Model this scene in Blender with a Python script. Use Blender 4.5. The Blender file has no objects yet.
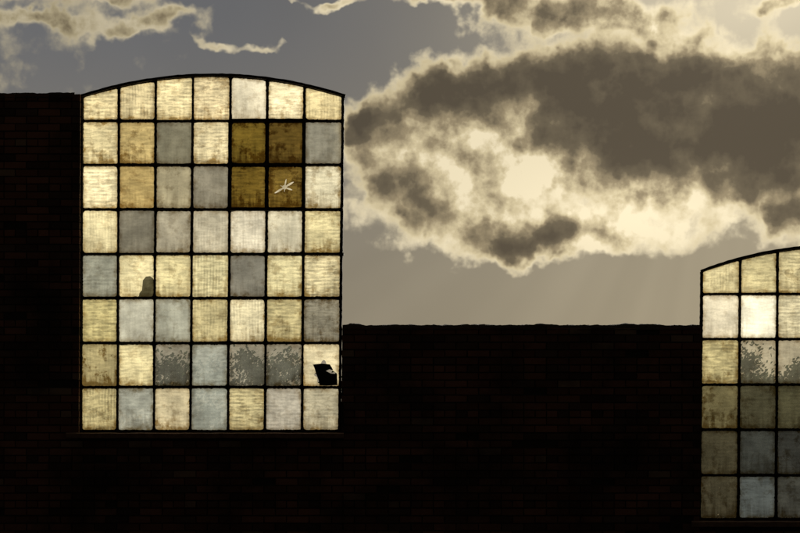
import bpy, bmesh, math, random
from mathutils import Vector, noise
random.seed(7)
scene = bpy.context.scene
S = 0.01
def WX(u): return (u-400.0)*S
def WZ(v): return 4.2+(266.5-v)*S
def lin(c):
    c=c/255.0
    return c/12.92 if c<=0.04045 else ((c+0.055)/1.055)**2.4
def L3(r,g,b): return (lin(r),lin(g),lin(b))

# ---------------------------------------------------------------- node helper
class NT:
    def __init__(s,nt): s.t=nt
    def new(s,typ,**kw):
        n=s.t.nodes.new(typ)
        for k,v in kw.items(): setattr(n,k,v)
        return n
    def put(s,sock,v):
        if isinstance(v,bpy.types.NodeSocket): s.t.links.new(v,sock)
        elif v is not None:
            if hasattr(v,'__len__') and len(v)==3 and sock.type=='RGBA': v=(*v,1)
            sock.default_value=v
    def m(s,op,a,b=None,c=None,clamp=False):
        n=s.new('ShaderNodeMath',operation=op); n.use_clamp=clamp
        s.put(n.inputs[0],a)
        if b is not None: s.put(n.inputs[1],b)
        if c is not None: s.put(n.inputs[2],c)
        return n.outputs[0]
    def v(s,op,a,b=None,scale=None):
        n=s.new('ShaderNodeVectorMath',operation=op)
        s.put(n.inputs[0],a)
        if b is not None: s.put(n.inputs[1],b)
        if scale is not None: s.put(n.inputs['Scale'],scale)
        return n.outputs['Value'] if op in('DOT_PRODUCT','LENGTH') else n.outputs[0]
    def comb(s,x,y,z):
        n=s.new('ShaderNodeCombineXYZ')
        s.put(n.inputs[0],x);s.put(n.inputs[1],y);s.put(n.inputs[2],z)
        return n.outputs[0]
    def sep(s,v):
        n=s.new('ShaderNodeSeparateXYZ'); s.put(n.inputs[0],v); return n.outputs
    def noise(s,vec,scale,detail=4,rough=0.55,dist=0.0,color=False):
        n=s.new('ShaderNodeTexNoise')
        s.put(n.inputs['Vector'],vec); s.put(n.inputs['Scale'],scale)
        n.inputs['Detail'].default_value=detail; n.inputs['Roughness'].default_value=rough
        n.inputs['Distortion'].default_value=dist
        return n.outputs['Color'] if color else n.outputs['Fac']
    def step(s,x,a,b,o0=0.0,o1=1.0,smooth=True):
        n=s.new('ShaderNodeMapRange'); n.interpolation_type='SMOOTHSTEP' if smooth else 'LINEAR'
        s.put(n.inputs[0],x)
        for i,k in zip((1,2,3,4),(a,b,o0,o1)): s.put(n.inputs[i],k)
        return n.outputs[0]
    def mix(s,f,a,b,blend='MIX'):
        n=s.new('ShaderNodeMix',data_type='RGBA',blend_type=blend)
        s.put(n.inputs[0],f); s.put(n.inputs[6],a); s.put(n.inputs[7],b)
        return n.outputs[2]
    def ramp(s,f,stops,interp='LINEAR'):
        n=s.new('ShaderNodeValToRGB'); s.put(n.inputs[0],f)
        cr=n.color_ramp; cr.interpolation=interp
        while len(cr.elements)<len(stops): cr.elements.new(0.5)
        for e,(p,c) in zip(cr.elements,stops):
            e.position=p; e.color=(*c,1)
        return n.outputs[0]

def new_mat(name):
    m=bpy.data.materials.new(name); m.use_nodes=True
    for n in list(m.node_tree.nodes): m.node_tree.nodes.remove(n)
    return m,NT(m.node_tree)
def finish(m,N,shader):
    o=N.new('ShaderNodeOutputMaterial'); N.t.links.new(shader,o.inputs[0])
def principled(N,color,rough=0.8,bump=None,bstr=0.3,bdist=0.01,spec=0.3,metal=0):
    p=N.new('ShaderNodeBsdfPrincipled')
    N.put(p.inputs['Base Color'],color); N.put(p.inputs['Roughness'],rough)
    p.inputs['Specular IOR Level'].default_value=spec; p.inputs['Metallic'].default_value=metal
    if bump is not None:
        b=N.new('ShaderNodeBump'); b.inputs['Strength'].default_value=bstr; b.inputs['Distance'].default_value=bdist
        N.put(b.inputs['Height'],bump); N.t.links.new(b.outputs[0],p.inputs['Normal'])
    return p.outputs[0]

# ---------------------------------------------------------------- sky
SUN_AZ=math.radians(8.0); SUN_EL=math.radians(13.0)
w=bpy.data.worlds.new("sky"); scene.world=w; w.use_nodes=True
try:
    w.cycles.sampling_method='MANUAL'; w.cycles.sample_map_resolution=256
except Exception as ex: print(ex)
for n in list(w.node_tree.nodes): w.node_tree.nodes.remove(n)
N=NT(w.node_tree)
tc=N.new('ShaderNodeTexCoord'); D=N.v('NORMALIZE',tc.outputs['Generated'])
dx,dy,dz=N.sep(D)[0:3]
az=N.m('ARCTAN2',dx,dy); el=N.m('ARCSINE',dz)
U0=N.m('MULTIPLY_ADD',az,25.0,4.0); V0=N.m('MULTIPLY_ADD',el,-25.0,5.26)
P=N.v('SCALE',D,scale=25.0)
c=N.noise(N.v('ADD',P,(4,6.8,3.1)),1.7,4,0.56,color=True)
oo=N.v('SUBTRACT',c,(0.5,0.5,0.5))
o=N.v('SCALE',oo,scale=0.72)
a=N.sep(o)
uv=N.comb(N.m('ADD',U0,a[0]),N.m('ADD',V0,a[1]),0.0)
uv0=N.comb(U0,V0,0.0)
def field(coord,blobs):
    acc=None
    for (cu,cv,ru,rv,a) in blobs:
        d=N.v('MULTIPLY',N.v('SUBTRACT',coord,(cu/100,cv/100,0)),(100.0/ru,100.0/rv,0))
        q=N.v('DOT_PRODUCT',d,d)
        e=N.m('EXPONENT',N.m('MULTIPLY',q,-1.0))
        acc=N.m('MULTIPLY',e,a) if acc is None else N.m('MULTIPLY_ADD',e,a,acc)
    return acc
cover=[(440,106,50,42,1),(530,90,65,42,1),(610,110,60,45,.9),(670,95,50,44,1),(730,90,50,40,.9),(790,122,55,60,1),
 (560,170,110,48,.8),(700,175,100,42,1),(395,190,60,50,.7),(475,232,80,28,.75),(595,242,90,24,.85),(455,165,55,40,.7),
 (356,130,34,28,.95),(795,225,40,26,.9),(284,187,30,20,.9),  # last blob here: extra cloud added behind the star hole to brighten it
 (450,4,80,13,.9),(555,16,80,18,1.05),(630,30,45,13,.7),(782,17,26,8,.8),(335,8,22,7,.7),(292,10,18,6,.55),
 (85,4,66,10,.85),(30,34,60,9,.7),(140,31,60,9,.75),(215,50,30,5,.5),(260,55,28,5,.46)]
dark=[(435,102,50,29,1.15),(530,86,62,30,1.15),(612,108,60,34,1.05),(690,86,55,28,.95),(780,130,65,52,1.0),(700,155,95,34,1.0),
 (600,150,50,24,.7),(356,128,30,22,1.05),(535,236,50,15,1.0),(395,190,52,28,.65),(795,222,38,20,.8),(560,16,66,9,.45),(450,6,60,7,.25),
 (535,174,24,22,-.5),(425,225,34,18,.35),(650,222,60,14,-.35),(80,20,110,34,-.1)]
C=field(uv,cover); K=field(uv,dark)
n_mid=N.noise(P,2.3,7,0.58)
nn=N.m('SUBTRACT',n_mid,0.5)
away=N.m('SUBTRACT',1.0,field(uv0,[(400,200,700,420,1.0)]))
n_big=N.noise(P,0.35,3,0.6)
# cauliflower billows
vo=N.new('ShaderNodeTexVoronoi',feature='F1'); N.put(vo.inputs['Vector'],N.v('ADD',P,N.v('SCALE',oo,scale=1.3)))
vo.inputs['Scale'].default_value=2.6
try:
    vo.inputs['Detail'].default_value=1.0; vo.inputs['Roughness'].default_value=0.45
except Exception: pass
bil=N.m('SUBTRACT',0.50,vo.outputs['Distance'])
C=N.m('ADD',C,N.m('MULTIPLY',N.step(n_big,0.40,0.62),N.m('MULTIPLY',away,0.9)))
C=N.m('ADD',C,N.m('MULTIPLY',nn,0.75)); C=N.m('ADD',C,N.m('MULTIPLY',bil,0.24))
mask=N.step(C,N.step(U0,2.5,4.0,0.20,0.30),0.60)
thick=N.step(C,0.42,0.95)
n_off=N.noise(N.v('ADD',P,(0.08,0,0.11)),2.3,5,0.58)
relief=N.m('MULTIPLY',N.m('SUBTRACT',n_mid,n_off),2.0)
K=N.m('ADD',N.m('MULTIPLY',K,0.95),N.m('MULTIPLY',nn,0.95))
K=N.m('ADD',K,N.m('MULTIPLY',bil,0.40))
K=N.m('SUBTRACT',K,relief)
K=N.m('ADD',K,N.m('MULTIPLY',away,0.6))
K=N.m('MULTIPLY',N.m('MULTIPLY_ADD',K,0.78,0.18,clamp=True),N.m('MULTIPLY_ADD',thick,0.88,0.12))
ccol=N.ramp(K,
  [(0.0,L3(244,229,193)),(0.14,L3(212,196,157)),(0.36,L3(154,139,110)),(0.62,L3(104,94,76)),(1.0,L3(80,72,60))])
far=N.step(U0,0.5,4.2,0.58,1.0)
glow=field(uv0,[(775,5,190,95,1.0)])
warm=field(uv0,[(640,215,120,45,1.0)])
ccol=N.v('SCALE',ccol,scale=N.m('MULTIPLY',far,N.m('ADD',N.m('MULTIPLY_ADD',glow,0.25,0.93),N.m('MULTIPLY',warm,0.20))))
bg_l=N.mix(N.step(V0,0.0,3.3),L3(99,100,103),L3(133,125,109))
bg=N.mix(N.m('MULTIPLY',N.step(U0,2.0,8.0),0.55),bg_l,L3(174,161,133))
bg=N.mix(N.m('MULTIPLY',glow,0.9),bg,L3(224,211,182))
bg=N.v('SCALE',bg,scale=N.m('MULTIPLY_ADD',n_big,0.35,0.82))
ang=N.m('ARCTAN2',N.m('SUBTRACT',U0,7.2),N.m('SUBTRACT',V0,0.6))
ray=N.noise(N.comb(N.m('MULTIPLY',ang,4.0),0.0,0.0),1.0,2,0.5)
rays=N.m('MULTIPLY',N.step(ray,0.3,0.7,-0.06,0.07),N.step(V0,1.5,2.6))
bg=N.v('SCALE',bg,scale=N.m('ADD',rays,1.0))
hazecol=N.mix(mask,bg,ccol)
sunv=(math.sin(SUN_AZ)*math.cos(SUN_EL),math.cos(SUN_AZ)*math.cos(SUN_EL),math.sin(SUN_EL))
cosg=N.v('DOT_PRODUCT',D,sunv)
fall=N.step(cosg,-0.3,0.93,0.062,1.0)
hazecol=N.v('SCALE',hazecol,scale=fall)
sky=N.new('ShaderNodeTexSky',sky_type='NISHITA'); sky.sun_disc=False
sky.sun_elevation=SUN_EL; sky.sun_rotation=SUN_AZ; sky.dust_density=1.0
b1=N.new('ShaderNodeBackground'); N.put(b1.inputs[0],hazecol); b1.inputs[1].default_value=1.0
b2=N.new('ShaderNodeBackground'); N.t.links.new(sky.outputs[0],b2.inputs[0]); b2.inputs[1].default_value=0.0006
ad=N.new('ShaderNodeAddShader'); N.t.links.new(b1.outputs[0],ad.inputs[0]); N.t.links.new(b2.outputs[0],ad.inputs[1])
o=N.new('ShaderNodeOutputWorld'); N.t.links.new(ad.outputs[0],o.inputs[0])

sl=bpy.data.lights.new("sun","SUN"); sl.energy=3.5; sl.angle=math.radians(0.5); sl.color=(1,0.93,0.80)
so=bpy.data.objects.new("sun",sl); scene.collection.objects.link(so)
so.rotation_euler=Vector(sunv).to_track_quat('Z','Y').to_euler(); so.location=(5,40,20)

# ---------------------------------------------------------------- materials
m_brick,N=new_mat("sooty_brick")
at=N.new('ShaderNodeAttribute',attribute_name="bcol")
tc=N.new('ShaderNodeTexCoord'); O=tc.outputs['Object']
n1=N.noise(O,1.2,4,0.6); n2=N.noise(O,60,3,0.6)
c=N.mix(N.step(n1,0.40,0.72),at.outputs['Color'],(0.035,0.026,0.022))
c=N.mix(N.m('MULTIPLY',N.step(n2,0.5,0.8),0.5),c,(0.14,0.10,0.085))
finish(m_brick,N,principled(N,c,0.9,n2,0.5,0.006))
m_mortar,N=new_mat("old_mortar")
tc=N.new('ShaderNodeTexCoord'); n2=N.noise(tc.outputs['Object'],40,3,0.6)
finish(m_mortar,N,principled(N,N.mix(n2,(0.02,0.017,0.015),(0.06,0.05,0.045)),0.95,n2,0.6,0.01))
m_iron,N=new_mat("rusty_iron")
tc=N.new('ShaderNodeTexCoord'); n2=N.noise(tc.outputs['Object'],25,3,0.65)
finish(m_iron,N,principled(N,N.mix(N.step(n2,0.4,0.7),(0.018,0.015,0.013),(0.05,0.025,0.014)),0.75,n2,0.6,0.004))
m_stone,N=new_mat("sill_stone")
tc=N.new('ShaderNodeTexCoord'); n2=N.noise(tc.outputs['Object'],14,5,0.65)
finish(m_stone,N,principled(N,N.mix(n2,(0.07,0.036,0.028),(0.34,0.21,0.16)),0.9,n2,0.6,0.01))
m_rag,N=new_mat("tarred_felt")
tc=N.new('ShaderNodeTexCoord'); n2=N.noise(tc.outputs['Object'],30,4,0.6)
finish(m_rag,N,principled(N,N.mix(n2,(0.008,0.008,0.008),(0.03,0.028,0.026)),0.8,n2,0.5,0.01))

m_glass,N=new_mat("dirty_wired_glass")
ta=N.new('ShaderNodeAttribute',attribute_name="tint")
ka=N.new('ShaderNodeAttribute',attribute_name="kind")
kr,kg,kb=N.sep(ka.outputs['Vector'])[0:3]; horiz=ka.outputs['Alpha']
uvn=N.new('ShaderNodeUVMap',uv_map="UVMap"); uu,vv,_=N.sep(uvn.outputs[0])[0:3]
tc=N.new('ShaderNodeTexCoord'); O=tc.outputs['Object']
OS=N.v('ADD',O,N.comb(N.m('MULTIPLY',kg,37.0),N.m('MULTIPLY',kg,91.0),N.m('MULTIPLY',kg,53.0)))
ox,oy,oz=N.sep(O)[0:3]
nw=N.noise(OS,5,3,0.5)
phase=N.m('MULTIPLY',nw,6.0)
rh=N.m('SINE',N.m('ADD',N.m('MULTIPLY',oz,2*math.pi/0.036),phase))
rv=N.m('SINE',N.m('ADD',N.m('MULTIPLY',ox,2*math.pi/0.030),phase))
rh=N.m('MULTIPLY_ADD',rh,0.5,0.5); rv=N.m('MULTIPLY_ADD',rv,0.5,0.5)
patch=N.noise(OS,11,4,0.65)
rib=N.m('ADD',N.m('MULTIPLY',rh,horiz),N.m('MULTIPLY',rv,N.m('SUBTRACT',1.0,horiz)))
ribk=N.m('MULTIPLY',N.m('MULTIPLY',rib,kr),N.step(patch,0.36,0.64,0.0,1.0))
sh=N.noise(N.v('MULTIPLY',OS,(10,1,42)),1.0,3,0.6)
sv=N.noise(N.v('MULTIPLY',OS,(26,1,2.5)),1.0,3,0.5)
gr=N.noise(OS,60,3,0.7)
e=N.m('MINIMUM',N.m('MINIMUM',uu,N.m('SUBTRACT',1.0,uu)),N.m('MINIMUM',vv,N.m('SUBTRACT',1.0,vv)))
e2=N.m('ADD',e,N.m('MULTIPLY',N.m('SUBTRACT',patch,0.5),0.36))
edge=N.step(e2,-0.03,0.16,1.0,0.0)
bott=N.step(N.m('ADD',vv,N.m('MULTIPLY',N.m('SUBTRACT',sv,0.5),1.1)),0.0,0.38,0.7,0.0)
blot=N.m('MULTIPLY',N.step(N.noise(OS,8,5,0.70),0.50,0.64),0.85)
spk=N.step(gr,0.66,0.74)
g=N.m('ADD',N.m('MULTIPLY',edge,0.72),N.m('MULTIPLY',N.m('ADD',blot,bott),kb),clamp=True)
g=N.m('ADD',g,N.m('MULTIPLY',N.m('MULTIPLY',spk,kb),0.9),clamp=True)
fac=N.m('SUBTRACT',1.0,N.m('MULTIPLY',ribk,0.55))
fac=N.m('MULTIPLY',fac,N.step(sh,0.36,0.62,N.m('SUBTRACT',1.0,N.m('MULTIPLY',kr,0.42)),1.1))
fac=N.m('MULTIPLY',fac,N.step(sv,0.3,0.7,0.93,1.05))
fac=N.m('MULTIPLY',fac,N.step(gr,0.25,0.75,0.92,1.08))
fac=N.m('MULTIPLY',fac,N.step(nw,0.3,0.7,0.80,1.18))
fac=N.m('MULTIPLY',fac,1.18)
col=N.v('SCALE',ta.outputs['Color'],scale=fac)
col=N.mix(g,col,N.mix(1.0,col,(0.32,0.245,0.14),'MULTIPLY'))
tr=N.new('ShaderNodeBsdfTranslucent'); N.put(tr.inputs[0],col)
tp=N.new('ShaderNodeBsdfTransparent'); N.put(tp.inputs[0],N.v('SCALE',N.mix(g,(0.88,0.86,0.80),(0.34,0.27,0.18)),scale=fac))
mx=N.new('ShaderNodeMixShader'); N.put(mx.inputs[0],ta.outputs['Alpha'])
N.t.links.new(tr.outputs[0],mx.inputs[1]); N.t.links.new(tp.outputs[0],mx.inputs[2])
gl=N.new('ShaderNodeBsdfGlossy'); gl.inputs['Roughness'].default_value=0.2; N.put(gl.inputs[0],(0.8,0.8,0.8))
bp=N.new('ShaderNodeBump'); bp.inputs['Strength'].default_value=0.4; bp.inputs['Distance'].default_value=0.003
N.put(bp.inputs['Height'],rib); N.t.links.new(bp.outputs[0],gl.inputs['Normal'])
mx2=N.new('ShaderNodeMixShader'); mx2.inputs[0].default_value=0.04
N.t.links.new(mx.outputs[0],mx2.inputs[1]); N.t.links.new(gl.outputs[0],mx2.inputs[2])
finish(m_glass,N,mx2.outputs[0])

m_stain,N=new_mat("soot_film")
tr=N.new('ShaderNodeBsdfTranslucent'); N.put(tr.inputs[0],(0.12,0.12,0.10))
finish(m_stain,N,tr.outputs[0])

# ---------------------------------------------------------------- mesh helpers
def obj_from_bm(bm,name,mat,parent=None,smooth=False):
    me=bpy.data.meshes.new(name); bm.to_mesh(me); bm.free()
    me.materials.append(mat)
    if smooth:
        for p in me.polygons: p.use_smooth=True
    o=bpy.data.objects.new(name,me); scene.collection.objects.link(o)
    if parent: o.parent=parent
    return o
def empty(name,loc=(0,0,0)):
    e=bpy.data.objects.new(name,None); scene.collection.objects.link(e); e.location=(0,0,0); e.empty_display_size=0.3
    return e
def box(bm,x0,x1,y0,y1,z0,z1,j=0.0):
    vs=[]
    for x in(x0,x1):
        for y in(y0,y1):
            for z in(z0,z1):
                vs.append(bm.verts.new((x+random.uniform(-j,j),y+random.uniform(-j,j),z+random.uniform(-j,j))))
    fs=[(0,1,3,2),(4,6,7,5),(0,4,5,1),(2,3,7,6),(0,2,6,4),(1,5,7,3)]
    return [bm.faces.new([vs[i] for i in f]) for f in fs]
def sweep(bm,pts,wd,y0,y1,wob=0.0):
    n=len(pts); rings=[]
    for i,(x,z) in enumerate(pts):
        a=pts[max(i-1,0)]; b=pts[min(i+1,n-1)]
        t=Vector((b[0]-a[0],b[1]-a[1])).normalized(); nx,nz=-t.y,t.x
        h=wd/2
        ha=h+random.uniform(-wob,wob); hb=h+random.uniform(-wob,wob)
        rings.append([bm.verts.new((x+nx*ha,y0,z+nz*ha)),bm.verts.new((x+nx*ha,y1,z+nz*ha)),
                      bm.verts.new((x-nx*hb,y1,z-nz*hb)),bm.verts.new((x-nx*hb,y0,z-nz*hb))])
    for a,b in zip(rings,rings[1:]):
        for k in range(4): bm.faces.new((a[k],a[(k+1)%4],b[(k+1)%4],b[k]))
    bm.faces.new(rings[0]); bm.faces.new(rings[-1][::-1])
def seg(p,q,step=0.03):
    n=max(2,int(math.hypot(q[0]-p[0],q[1]-p[1])/step))
    return [(p[0]+(q[0]-p[0])*i/n,p[1]+(q[1]-p[1])*i/n) for i in range(n+1)]

# ---------------------------------------------------------------- windows
SUNC=(1,0.96,0.88)
def pane(rgb,alpha,rib,grime,hor=None):
    t=L3(*rgb); bgc=(0.24,0.21,0.15)
    c=[]
    for k in range(3):
        x=(t[k]-min(alpha,.3)*bgc[k]*0.8)/((1-alpha)*(0.92*SUNC[k]+0.12))
        c.append(min(max(x,0.012),0.95))
    return dict(c=c,a=alpha,rib=rib,g=grime,h=random.choice((random.uniform(.85,1),random.uniform(.85,1),random.uniform(.0,.15))) if hor is None else hor)
def build_window(prefix,xt,xb,vt,vb,rows,arch,cells,casement=None,specials={}):
    root=empty(prefix)
    ncol=len(xt)-1; R=[None]+rows
    def colx(i,v): return xt[i]+(xb[i]-xt[i])*(v-vt)/(vb-vt)
    def cellpt(r,c,s,t):
        v1=rows[r]
        if r==0:
            u=colx(c,rows[0])*(1-s)+colx(c+1,rows[0])*s
            v0=arch(u)
        else: v0=rows[r-1]
        v=v0*(1-t)+v1*t
        u=colx(c,v)*(1-s)+colx(c+1,v)*s
        return u,v
    bmf=bmesh.new(); bmp=bmesh.new()
    uvl=bmp.loops.layers.uv.new("UVMap")
    lt=bmp.loops.layers.float_color.new("tint"); lk=bmp.loops.layers.float_color.new("kind")
    NP=96
    for r in range(len(rows)):
        for c in range(ncol):
            out=[];inn=[]
            cw=37.0; u0,v0=cellpt(r,c,0.5,0); u1,v1=cellpt(r,c,0.5,1); ch=v1-v0
            ins=1.0+random.uniform(-0.1,0.3)
            if casement and casement[0]<=c<=casement[1] and casement[2]<=r<=casement[3]: ins=1.7
            iw=0.5-ins/cw; ih=0.5-ins/ch
            pw=random.uniform(16,48); seed=random.uniform(0,99)
            for k in range(NP):
                th=2*math.pi*k/NP; cx,cz=math.cos(th),math.sin(th)
                mm=max(abs(cx),abs(cz)); sx,sz=cx/mm*0.5,cz/mm*0.5
                se=(abs(cx)**pw+abs(cz)**pw)**(-1/pw)
                nz=noise.noise((cx*2.2+seed,cz*2.2,r*3.1+c))*0.014+noise.noise((cx*12+seed,cz*12,c*1.7))*0.018
                out.append((0.5+sx,0.5+sz)); inn.append((0.5+cx*se*(iw-abs(nz)),0.5+cz*se*(ih-abs(nz))))
            oP=[cellpt(r,c,*p) for p in out]; iP=[cellpt(r,c,*p) for p in inn]
            def mk(lst,y): return [bmf.verts.new((WX(u),y,WZ(v))) for u,v in lst]
            of,inf,ib,ob=mk(oP,-0.018),mk(iP,-0.012),mk(iP,0.012),mk(oP,0.016)
            for k in range(NP):
                q=(k+1)%NP
                bmf.faces.new((of[k],of[q],inf[q],inf[k])); bmf.faces.new((inf[k],inf[q],ib[q],ib[k]))
                bmf.faces.new((ib[k],ib[q],ob[q],ob[k]))
            d=cells[r][c]; sp=specials.get((r,c))
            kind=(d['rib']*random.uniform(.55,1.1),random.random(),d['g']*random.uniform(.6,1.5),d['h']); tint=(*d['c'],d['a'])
            tx=random.uniform(-0.003,0.003); tz=random.uniform(-0.003,0.003)
            pv=[bmp.verts.new((WX(u),0.001+tx*(s-.5)+tz*(t-.5),WZ(v))) for (u,v),(s,t) in zip(oP,out)]
            if sp:
                hs=sp
                hv=[]
                for k in range(NP):
                    th=2*math.pi*k/NP
                    rr=hs['r'](th)
                    s=hs['c'][0]+math.cos(th)*rr; t=hs['c'][1]+math.sin(th)*rr*cw/ch
                    u,v=cellpt(r,c,s,t); hv.append((bmp.verts.new((WX(u),0.001,WZ(v))),(s,t)))
                for k in range(NP):
                    q=(k+1)%NP
                    f=bmp.faces.new((pv[k],pv[q],hv[q][0],hv[k][0]))
                    for l,st in zip(f.loops,(out[k],out[q],hv[q][1],hv[k][1])):
                        l[uvl].uv=(st[0],1-st[1]); l[lt]=tint; l[lk]=kind
            else:
                f=bmp.faces.new(pv)
                for l,st in zip(f.loops,out):
                    l[uvl].uv=(st[0],1-st[1]); l[lt]=tint; l[lk]=kind
    for i in range(1,ncol):
        p=[(colx(i,arch(colx(i,vt))),arch(colx(i,vt))),(colx(i,vb),vb)]
        a=(WX(p[0][0]),WZ(p[0][1])); b=(WX(p[1][0]),WZ(p[1][1]))
        sweep(bmf,seg(a,b,0.06),0.014,-0.031,-0.017,0.0016)
    for v in rows[:-1]:
        a=(WX(colx(0,v)),WZ(v)); b=(WX(colx(ncol,v)),WZ(v))
        sweep(bmf,seg(a,b,0.06),0.013,-0.028,-0.0172,0.0016)
    xl,xr=xt[0],xt[-1]
    ap=[(WX(u),WZ(arch(u)-0.6)) for u in [xl-1+(xr-xl+3.5)*k/60 for k in range(61)]]
    sweep(bmf,ap,0.026,-0.040,0.035,0.002)
    sweep(bmf,seg((WX(xl-0.5),WZ(vt)),(WX(xb[0]-0.5),WZ(vb))),0.022,-0.034,0.030,0.002)
    sweep(bmf,seg((WX(xr+0.3),WZ(vt)),(WX(xb[-1]+0.3),WZ(vb))),0.022,-0.034,0.030,0.003)
    sweep(bmf,seg((WX(xb[0]-1),WZ(vb+0.6)),(WX(xb[-1]+1),WZ(vb+0.6))),0.028,-0.036,0.032,0.003)
    if casement:
        c0,c1,r0,r1=casement; va,vbb=rows[r0-1],rows[r1]
        A=[(colx(c0,va),va),(colx(c1+1,va),va),(colx(c1+1,vbb),vbb),(colx(c0,vbb),vbb)]
        A=[(WX(a),WZ(b)) for a,b in A]
        for i in range(4):
            sweep(bmf,seg(A[i],A[(i+1)%4],0.05),0.034,-0.045-0.002*i,-0.014,0.002)
    for v in (254,) if prefix.endswith('w') else (339,):
        u=colx(ncol,v); box(bmf,WX(u+0.5),WX(u+2.6),-0.03,0.02,WZ(v+1.6),WZ(v-1.0),0.003)
    bmesh.ops.recalc_face_normals(bmf,faces=bmf.faces)
    obj_from_bm(bmf,"glazing_bars",m_iron,root)
    obj_from_bm(bmp,"glass_panes",m_glass,root)
    return root,cellpt

Y=lambda r,g,b,rib=.8,gr=.45,a=.06:pane((r,g-2,b-2),a,rib,gr)
F=lambda r,g,b,rib=.08,gr=.3,a=.25:pane((r,g-3,b-12),a,rib,gr)
CL=lambda r,g,b,a=.86,gr=.35:pane((r,g,b),a,.12,gr)
A_=lambda r=98,g=80,b=30,gr=.8:pane((r,g,b),.02,.6,gr,.8)
left=[
 [Y(226,212,164),Y(222,208,162),Y(242,228,178),Y(232,217,172),F(208,202,184),Y(244,232,190,.5),Y(230,215,164)],
 [Y(216,204,158),A_(180,160,108,.5),F(118,116,104),Y(222,210,168),A_(100,82,30),A_(90,72,26),F(124,123,116)],
 [Y(240,228,184),A_(178,156,102,.5),F(156,150,130),F(130,127,118),A_(104,84,32),A_(114,92,38),Y(204,198,168,.4)],
 [Y(218,208,164,.5),F(116,114,107),F(154,150,138),F(182,177,162,.3),F(202,197,183,.3),F(190,186,170),Y(208,198,152)],
 [F(142,145,138,.3),Y(222,212,166,.5),Y(212,202,154),Y(206,198,154),F(114,114,111),Y(204,196,152),Y(210,200,158)],
 [Y(190,180,128),F(172,173,164),F(152,155,148),Y(188,178,134),Y(210,202,166,.5),Y(190,180,134),Y(130,127,110,.6)],
 [Y(164,154,112,.6,.8),Y(212,202,156),CL(104,101,88),F(148,153,150,.3),CL(104,101,88),CL(104,101,88),Y(206,196,160,.5)],
 [Y(180,170,126),F(156,159,154,.3),Y(192,182,148,.4),F(146,151,148,.3),Y(194,184,140),Y(168,164,148,.4),Y(176,170,144,.5)],
]
def star(th):
    base=0.06
    for a,l,wd in ((0.35,.24,.38),(2.6,.34,.32),(3.5,.14,.3),(4.9,.24,.3),(5.75,.30,.38),(1.6,.14,.3)):
        d=abs((th-a+math.pi)%(2*math.pi)-math.pi); base=max(base,l*max(0,1-d/wd))
    return base
def jag(th): return 0.24+0.06*math.sin(3*th+1)+0.05*math.sin(7*th)
xtL=[82.5,119,156,193,230.5,267.5,304.5,343]; xbL=[81,117.5,154,190.5,228,265,302,339.5]
rowsL=[121,165,209.5,254,298,343,387,431]
archL=lambda u:97-21.0*(1-((u-213.5)/132.0)**2)
winL,cp=build_window("factory_window",xtL,xbL,97,431,rowsL,archL,left,casement=(4,5,1,2),
   specials={(2,5):dict(c=(.48,.5),r=star),(6,6):dict(c=(.58,.66),r=jag)})
bm=bmesh.new()
def slab(shape,ph):
    f0=[bm.verts.new((WX(u),-0.008+ph-0.01*math.sin(u*.6),WZ(v))) for u,v in shape]
    f1=[bm.verts.new((WX(u),0.004+ph-0.01*math.sin(u*.6),WZ(v))) for u,v in shape]
    bm.faces.new(f0); bm.faces.new(f1[::-1])
    for k in range(len(shape)):
        q=(k+1)%len(shape); bm.faces.new((f0[k],f1[k],f1[q],f0[q]))
slab([(313,364.5),(322,363.6),(330,364.4),(333.5,370.5),(329.5,369.3),(326,371),(331,373.5),(337,374),(337.5,385.2),(327,385.8),(319.6,385.4),(318.6,380),(316.2,374),(314.8,369)],-0.012)
obj_from_bm(bm,"torn_felt_patch",m_rag,winL)
bm=bmesh.new()
st=[(138.5,298),(139.5,293),(142,290),(142.5,285),(143,280),(146,276.5),(150,276),(153,278),(154.3,282),(154.5,298)]
bm.faces.new([bm.verts.new((WX(u),0.006,WZ(v))) for u,v in st])
obj_from_bm(bm,"soot_stain",m_stain,winL)

xtR=[702,740,777.5,815,852,889,926,963]; xbR=[699.5,738,776,813,850,887,924,961]
rowsR=[294,339,384.5,429.5,475,519]
archR=lambda u:272-25.0*(1-((u-831.5)/131.0)**2)
D1=lambda r,g,b,a=.35:dict(pane((r,g,b-2),.12,.3,.6),a=a)  # dark panes: shade of the trees behind is put into the tint, besides grime
right=[
 [Y(204,194,150,.5),Y(200,190,144,.6),Y(204,194,150),Y(212,204,160),Y(206,198,146),F(190,186,170),Y(206,198,150)],
 [F(204,198,182),F(238,232,214,.1,.1),Y(210,202,166),F(150,148,140),Y(208,200,150),Y(208,202,160),F(190,186,170)],
 [Y(182,172,126,.8),CL(104,100,84),CL(104,100,84),Y(190,182,130),F(150,148,140),CL(150,142,120),Y(190,182,130)],
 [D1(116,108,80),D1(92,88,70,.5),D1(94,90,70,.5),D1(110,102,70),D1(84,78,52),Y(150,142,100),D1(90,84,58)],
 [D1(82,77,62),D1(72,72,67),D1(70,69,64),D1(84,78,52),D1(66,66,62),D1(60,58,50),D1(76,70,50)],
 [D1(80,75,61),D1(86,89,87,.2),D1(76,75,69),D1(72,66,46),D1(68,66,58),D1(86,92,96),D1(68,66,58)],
]
winR,_=build_window("factory_window.001",xtR,xbR,272,519,rowsR,archR,right)

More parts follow.
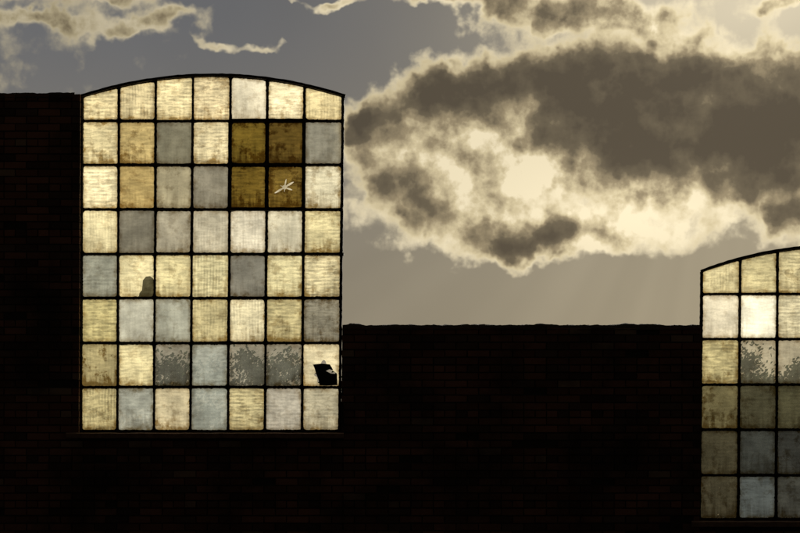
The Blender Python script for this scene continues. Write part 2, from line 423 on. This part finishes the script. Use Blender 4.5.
# ---------------------------------------------------------------- brick wall
wall=empty("brick_wall")
YF,YB=-0.115,0.11
bm=bmesh.new(); bc=bm.loops.layers.float_color.new("bcol")
zL=WZ(95); zM=WZ(326.5); zS=WZ(437.4); zR=WZ(525.4)
XL,XR=-14.0,16.0
def jl(z): return WX(82.5-(WZ(97)-z)*100*1.5/334-0.8)
def jm(z): return WX(343-(WZ(97)-z)*100*3.5/334+1.6)
def jr(z): return WX(702-(WZ(272)-z)*100*2.5/247-1.2)
def jr2(z): return WX(963-(WZ(272)-z)*100*2/247+1.5)
ch=0.075; nc=int(zL/ch)+1
z=zL-ch*nc
def intervals(zc):
    if zc>zM: return [(XL,jl(zc))] if zc<zL else []
    iv=[]
    if zc+.035>zS: iv.append((XL,jl(zc))); s=jm(zc)
    else: s=XL
    if zc+.035>zR: iv.append((s,jr(zc))); iv.append((jr2(zc),XR))
    else: iv.append((s,XR))
    return iv
for i in range(nc):
    z0=z+i*ch; zc=z0+ch/2
    if z0<-0.1: continue
    for (a,b) in intervals(zc):
        mode=(i%6==0)
        Lb=0.1125 if mode else 0.225
        x=math.floor(a/0.225)*0.225-(0.1125 if i%2 else 0)
        while x<b:
            x0=max(x,a); x1=min(x+Lb-0.010,b)
            x+=Lb
            if x1-x0<0.02: continue
            top=(zc+ch>zM and x0>jm(zc)-.1) or zc+ch>zL
            if top and random.random()<0.05: continue
            dy=random.uniform(-0.004,0.004)
            if random.random()<0.03: dy+=0.02
            fs=box(bm,x0,x1,YF+dy,YB+dy,z0+random.uniform(0,.001),z0+0.063,0.0022)
            k=random.random(); v=random.uniform(.6,1.3)
            col=(0.20*v,0.088*v,0.066*v,1) if k<.75 else (0.10*v,0.058*v,0.05*v,1)
            if k>.97: col=(0.26,0.17,0.13,1)
            for f in fs:
                for l in f.loops: l[bc]=col
bmesh.ops.recalc_face_normals(bm,faces=bm.faces)
obj_from_bm(bm,"bricks",m_brick,wall)
bm=bmesh.new()
my0,my1=YF+0.012,YB-0.012
def core(x0a,x0b,x1a,x1b,z0,z1):
    vs=[bm.verts.new(p) for y in(my0,my1) for p in((x0a,y,z0),(x1a,y,z0),(x1b,y,z1),(x0b,y,z1))]
    for f in((0,1,2,3),(7,6,5,4),(0,4,5,1),(1,5,6,2),(2,6,7,3),(3,7,4,0)): bm.faces.new([vs[k] for k in f])
e=.004
core(XL+e,XL+e,jl(zS)-e,jl(zL)-e,zS,zL-.02)
core(jm(zS)+e,jm(zM)+e,jr(zS)-e,jr(zM)-e,zS,zM-.02)
core(XL+e,XL+e,jr(zR)-e,jr(zS)-e,zR,zS)
core(jr2(zR)+e,jr2(zM)+e,XR-e,XR-e,zR,zM-.02)
core(XL+e,XL+e,XR-e,XR-e,-.1,zR)
bmesh.ops.recalc_face_normals(bm,faces=bm.faces)
obj_from_bm(bm,"mortar_core",m_mortar,wall)
bm=bmesh.new()
def cap(xa,xb,zb,hf,slopeR=False):
    st=0.014; n=int((xb-xa)/st); ny=7; g=[]
    for i in range(n+1):
        x=xa+(xb-xa)*i/n; col=[]
        for jy in range(ny):
            t=jy/(ny-1); y=YF-0.006+(YB-YF+0.012)*t
            pr=math.sin(math.pi*min(max(t,.0),1))**.4 if 0<t<1 else 0
            h=hf(x,y)*pr
            col.append(bm.verts.new((x,y+noise.noise((x*9,y*9,3))*.008,zb-0.035+(0.035+h if 0<t<1 else 0))))
        g.append(col)
    for i in range(n):
        for jy in range(ny-1): bm.faces.new((g[i][jy],g[i+1][jy],g[i+1][jy+1],g[i][jy+1]))
    bm.faces.new(g[0]); bm.faces.new(g[-1][::-1])
def rough(x,y,a):
    return a*(0.5+noise.fractal((x*9.1,y*7,1.3),0.75,2.1,6)*1.0)
cap(XL,jl(zL)-0.06,zL-.01,lambda x,y:max(0.0,0.014+rough(x,y,.012)))
def hm(x,y):
    h=0.014+rough(x,y,.013)
    u=x*100+400
    for c,wd,a in ((545,12,.010),(628,14,.012),(355,8,.012),(470,6,.006),(650,6,.007)): h+=a*math.exp(-((u-c)/wd)**4)
    return max(h,0)
cap(jm(zM)+0.005,jr(zM)-0.01,zM-.006,hm)
cap(jr2(zM)+0.01,XR,zM-.006,lambda x,y:max(0,0.014+rough(x,y,.016)))
bmesh.ops.recalc_face_normals(bm,faces=bm.faces)
obj_from_bm(bm,"mortar_capping",m_mortar,wall)
def sill(u0,u1,v0,v1,nm):
    bm=bmesh.new(); n=60; prof=[(YF-0.05,WZ(v1)),(YF-0.055,WZ(v0+1.5)),(YF-0.03,WZ(v0+.6)),(YB+.02,WZ(v0-.4)),(YB+.02,WZ(v1))]
    rs=[]
    for i in range(n+1):
        x=WX(u0+(u1-u0)*i/n)
        rs.append([bm.verts.new((x,y+noise.noise((x*4,k,0))*.006,zz+noise.noise((x*6,k*2.,5))*.006)) for k,(y,zz) in enumerate(prof)])
    for a,b in zip(rs,rs[1:]):
        for k in range(5): bm.faces.new((a[k],b[k],b[(k+1)%5],a[(k+1)%5]))
    bm.faces.new(rs[0]); bm.faces.new(rs[-1][::-1])
    bmesh.ops.recalc_face_normals(bm,faces=bm.faces)
    obj_from_bm(bm,nm,m_stone,wall)
sill(68,344,432.6,438.6,"window_sill")
sill(690,972,520.6,526.6,"window_sill_2")

# ---------------------------------------------------------------- ground
m_g,N=new_mat("rough_grass_ground")
tc=N.new('ShaderNodeTexCoord'); n1=N.noise(tc.outputs['Object'],0.15,4,0.6); n2=N.noise(tc.outputs['Object'],6,4,0.7)
c=N.mix(N.step(n1,.4,.6),(0.05,0.06,0.025),(0.09,0.07,0.045)); c=N.mix(N.m('MULTIPLY',n2,.6),c,(0.03,0.035,0.015))
finish(m_g,N,principled(N,c,0.95,n2,0.6,0.05))
bm=bmesh.new(); R=3000; g=24
vs=[[bm.verts.new(((i/g-.5)*2*R,(j/g-.5)*2*R,0)) for j in range(g+1)] for i in range(g+1)]
for i in range(g):
    for j in range(g): bm.faces.new((vs[i][j],vs[i+1][j],vs[i+1][j+1],vs[i][j+1]))
obj_from_bm(bm,"ground",m_g)

# ---------------------------------------------------------------- trees behind
m_leaf,N=new_mat("leaves")
at=N.new('ShaderNodeAttribute',attribute_name="lc")
df=N.new('ShaderNodeBsdfDiffuse'); N.put(df.inputs[0],at.outputs['Color'])
tl=N.new('ShaderNodeBsdfTranslucent'); N.put(tl.inputs[0],at.outputs['Color'])
mx=N.new('ShaderNodeMixShader'); mx.inputs[0].default_value=.3
N.t.links.new(df.outputs[0],mx.inputs[1]); N.t.links.new(tl.outputs[0],mx.inputs[2]); finish(m_leaf,N,mx.outputs[0])
m_bark,N=new_mat("bark")
tc=N.new('ShaderNodeTexCoord'); n2=N.noise(N.v('MULTIPLY',tc.outputs['Object'],(1,1,.2)),20,3,.6)
finish(m_bark,N,principled(N,N.mix(n2,(0.03,.022,.016),(.10,.08,.06)),.95,n2,.7,.02))
def limb(bm,p,q,r0,r1,ns=7,k=4):
    p=Vector(p);q=Vector(q);rings=[];ax=(q-p).normalized();s=ax.orthogonal().normalized();t=ax.cross(s)
    for i in range(k+1):
        f=i/k;c=p.lerp(q,f)+Vector((random.uniform(-1,1),random.uniform(-1,1),0))*(r0*.4 if 0<i<k else 0);r=r0+(r1-r0)*f
        rings.append([bm.verts.new(c+s*math.cos(a)*r+t*math.sin(a)*r) for a in [2*math.pi*j/ns for j in range(ns)]])
    for a,b in zip(rings,rings[1:]):
        for j in range(ns): bm.faces.new((a[j],a[(j+1)%ns],b[(j+1)%ns],b[j]))
def tree(idx,x,y,H,W):
    root=empty("tree" if idx==0 else "tree.%03d"%idx)
    bm=bmesh.new(); th=H*.38
    limb(bm,(x,y,-.05),(x+.1,y,th),.16,.10)
    tips=[]
    for i in range(13):
        a=i*2.4+random.random(); rr=W*random.uniform(.3,.9)
        tip=Vector((x+math.cos(a)*rr,y+math.sin(a)*rr*.8,H*random.uniform(.35,.88)))
        b=Vector((x+.1,y,th*random.uniform(.7,1)))
        limb(bm,b,tip,.06,.012); tips.append(tip)
        for _ in range(3):
            t2=tip+Vector((random.uniform(-.5,.5),random.uniform(-.5,.5),random.uniform(-.1,.5))); t2.z=min(t2.z,H*.95)
            limb(bm,b.lerp(tip,.6),t2,.025,.006,5,3); tips.append(t2)
    tips.append(Vector((x,y,H*.9))); limb(bm,(x+.1,y,th),(x,y,H*.93),.08,.01)
    obj_from_bm(bm,"trunk_and_limbs",m_bark,root)
    bm=bmesh.new(); lc=bm.loops.layers.float_color.new("lc")
    for tip in tips:
        R0=random.uniform(.24,.46); base=random.uniform(.5,1.2)
        for _ in range(240):
            d=Vector((random.gauss(0,1),random.gauss(0,1),random.gauss(0,.8)))*R0*.42
            c=tip+d
            if c.z>H: c.z=H-random.random()*.5
            s=random.uniform(.028,.06)
            n=Vector((random.uniform(-1,1),random.uniform(-1,1),random.uniform(-1,1))).normalized(); a=n.orthogonal().normalized(); b=n.cross(a)
            f=bm.faces.new([bm.verts.new(c+a*s),bm.verts.new(c+b*s*.5),bm.verts.new(c-a*s),bm.verts.new(c-b*s*.5)])
            v=base*random.uniform(.7,1.3)
            for l in f.loops: l[lc]=(.05*v,.065*v,.03*v,1)
    obj_from_bm(bm,"crown",m_leaf,root)
k=0
for (u,vtop,y,W) in [(-60,352,21,1.6),(60,356,19,1.5),(165,343,20,.9),(250,341,21,1.0),(300,347,19.5,.9),(400,350,20,1.6),(500,345,22,1.7),(610,350,20,1.5),
                     (700,352,21,1.4),(748,337,20,.9),(800,342,22,1.0),(880,340,20,1.6),(960,345,21,1.6),(1060,340,22,1.7),
                     (720,385,26,1.6),(768,372,24,1.4),(790,374,15,1.3),(850,380,15,1.3)]:
    dist=25+y; x=WX(u)*dist/25; H=1.6+(WZ(vtop)-1.6)*dist/25
    tree(k,x,y,H,W); k+=1

# ---------------------------------------------------------------- camera
cam=bpy.data.cameras.new("camera"); co=bpy.data.objects.new("camera",cam); scene.collection.objects.link(co)
co.location=(0,-25,1.6); co.rotation_euler=(math.radians(90),0,0)
cam.sensor_width=36; cam.lens=112.5; cam.shift_y=0.325; cam.clip_end=10000; cam.clip_start=.1
scene.camera=co
scene.view_settings.view_transform='Standard'; scene.view_settings.look='None'; scene.view_settings.exposure=0
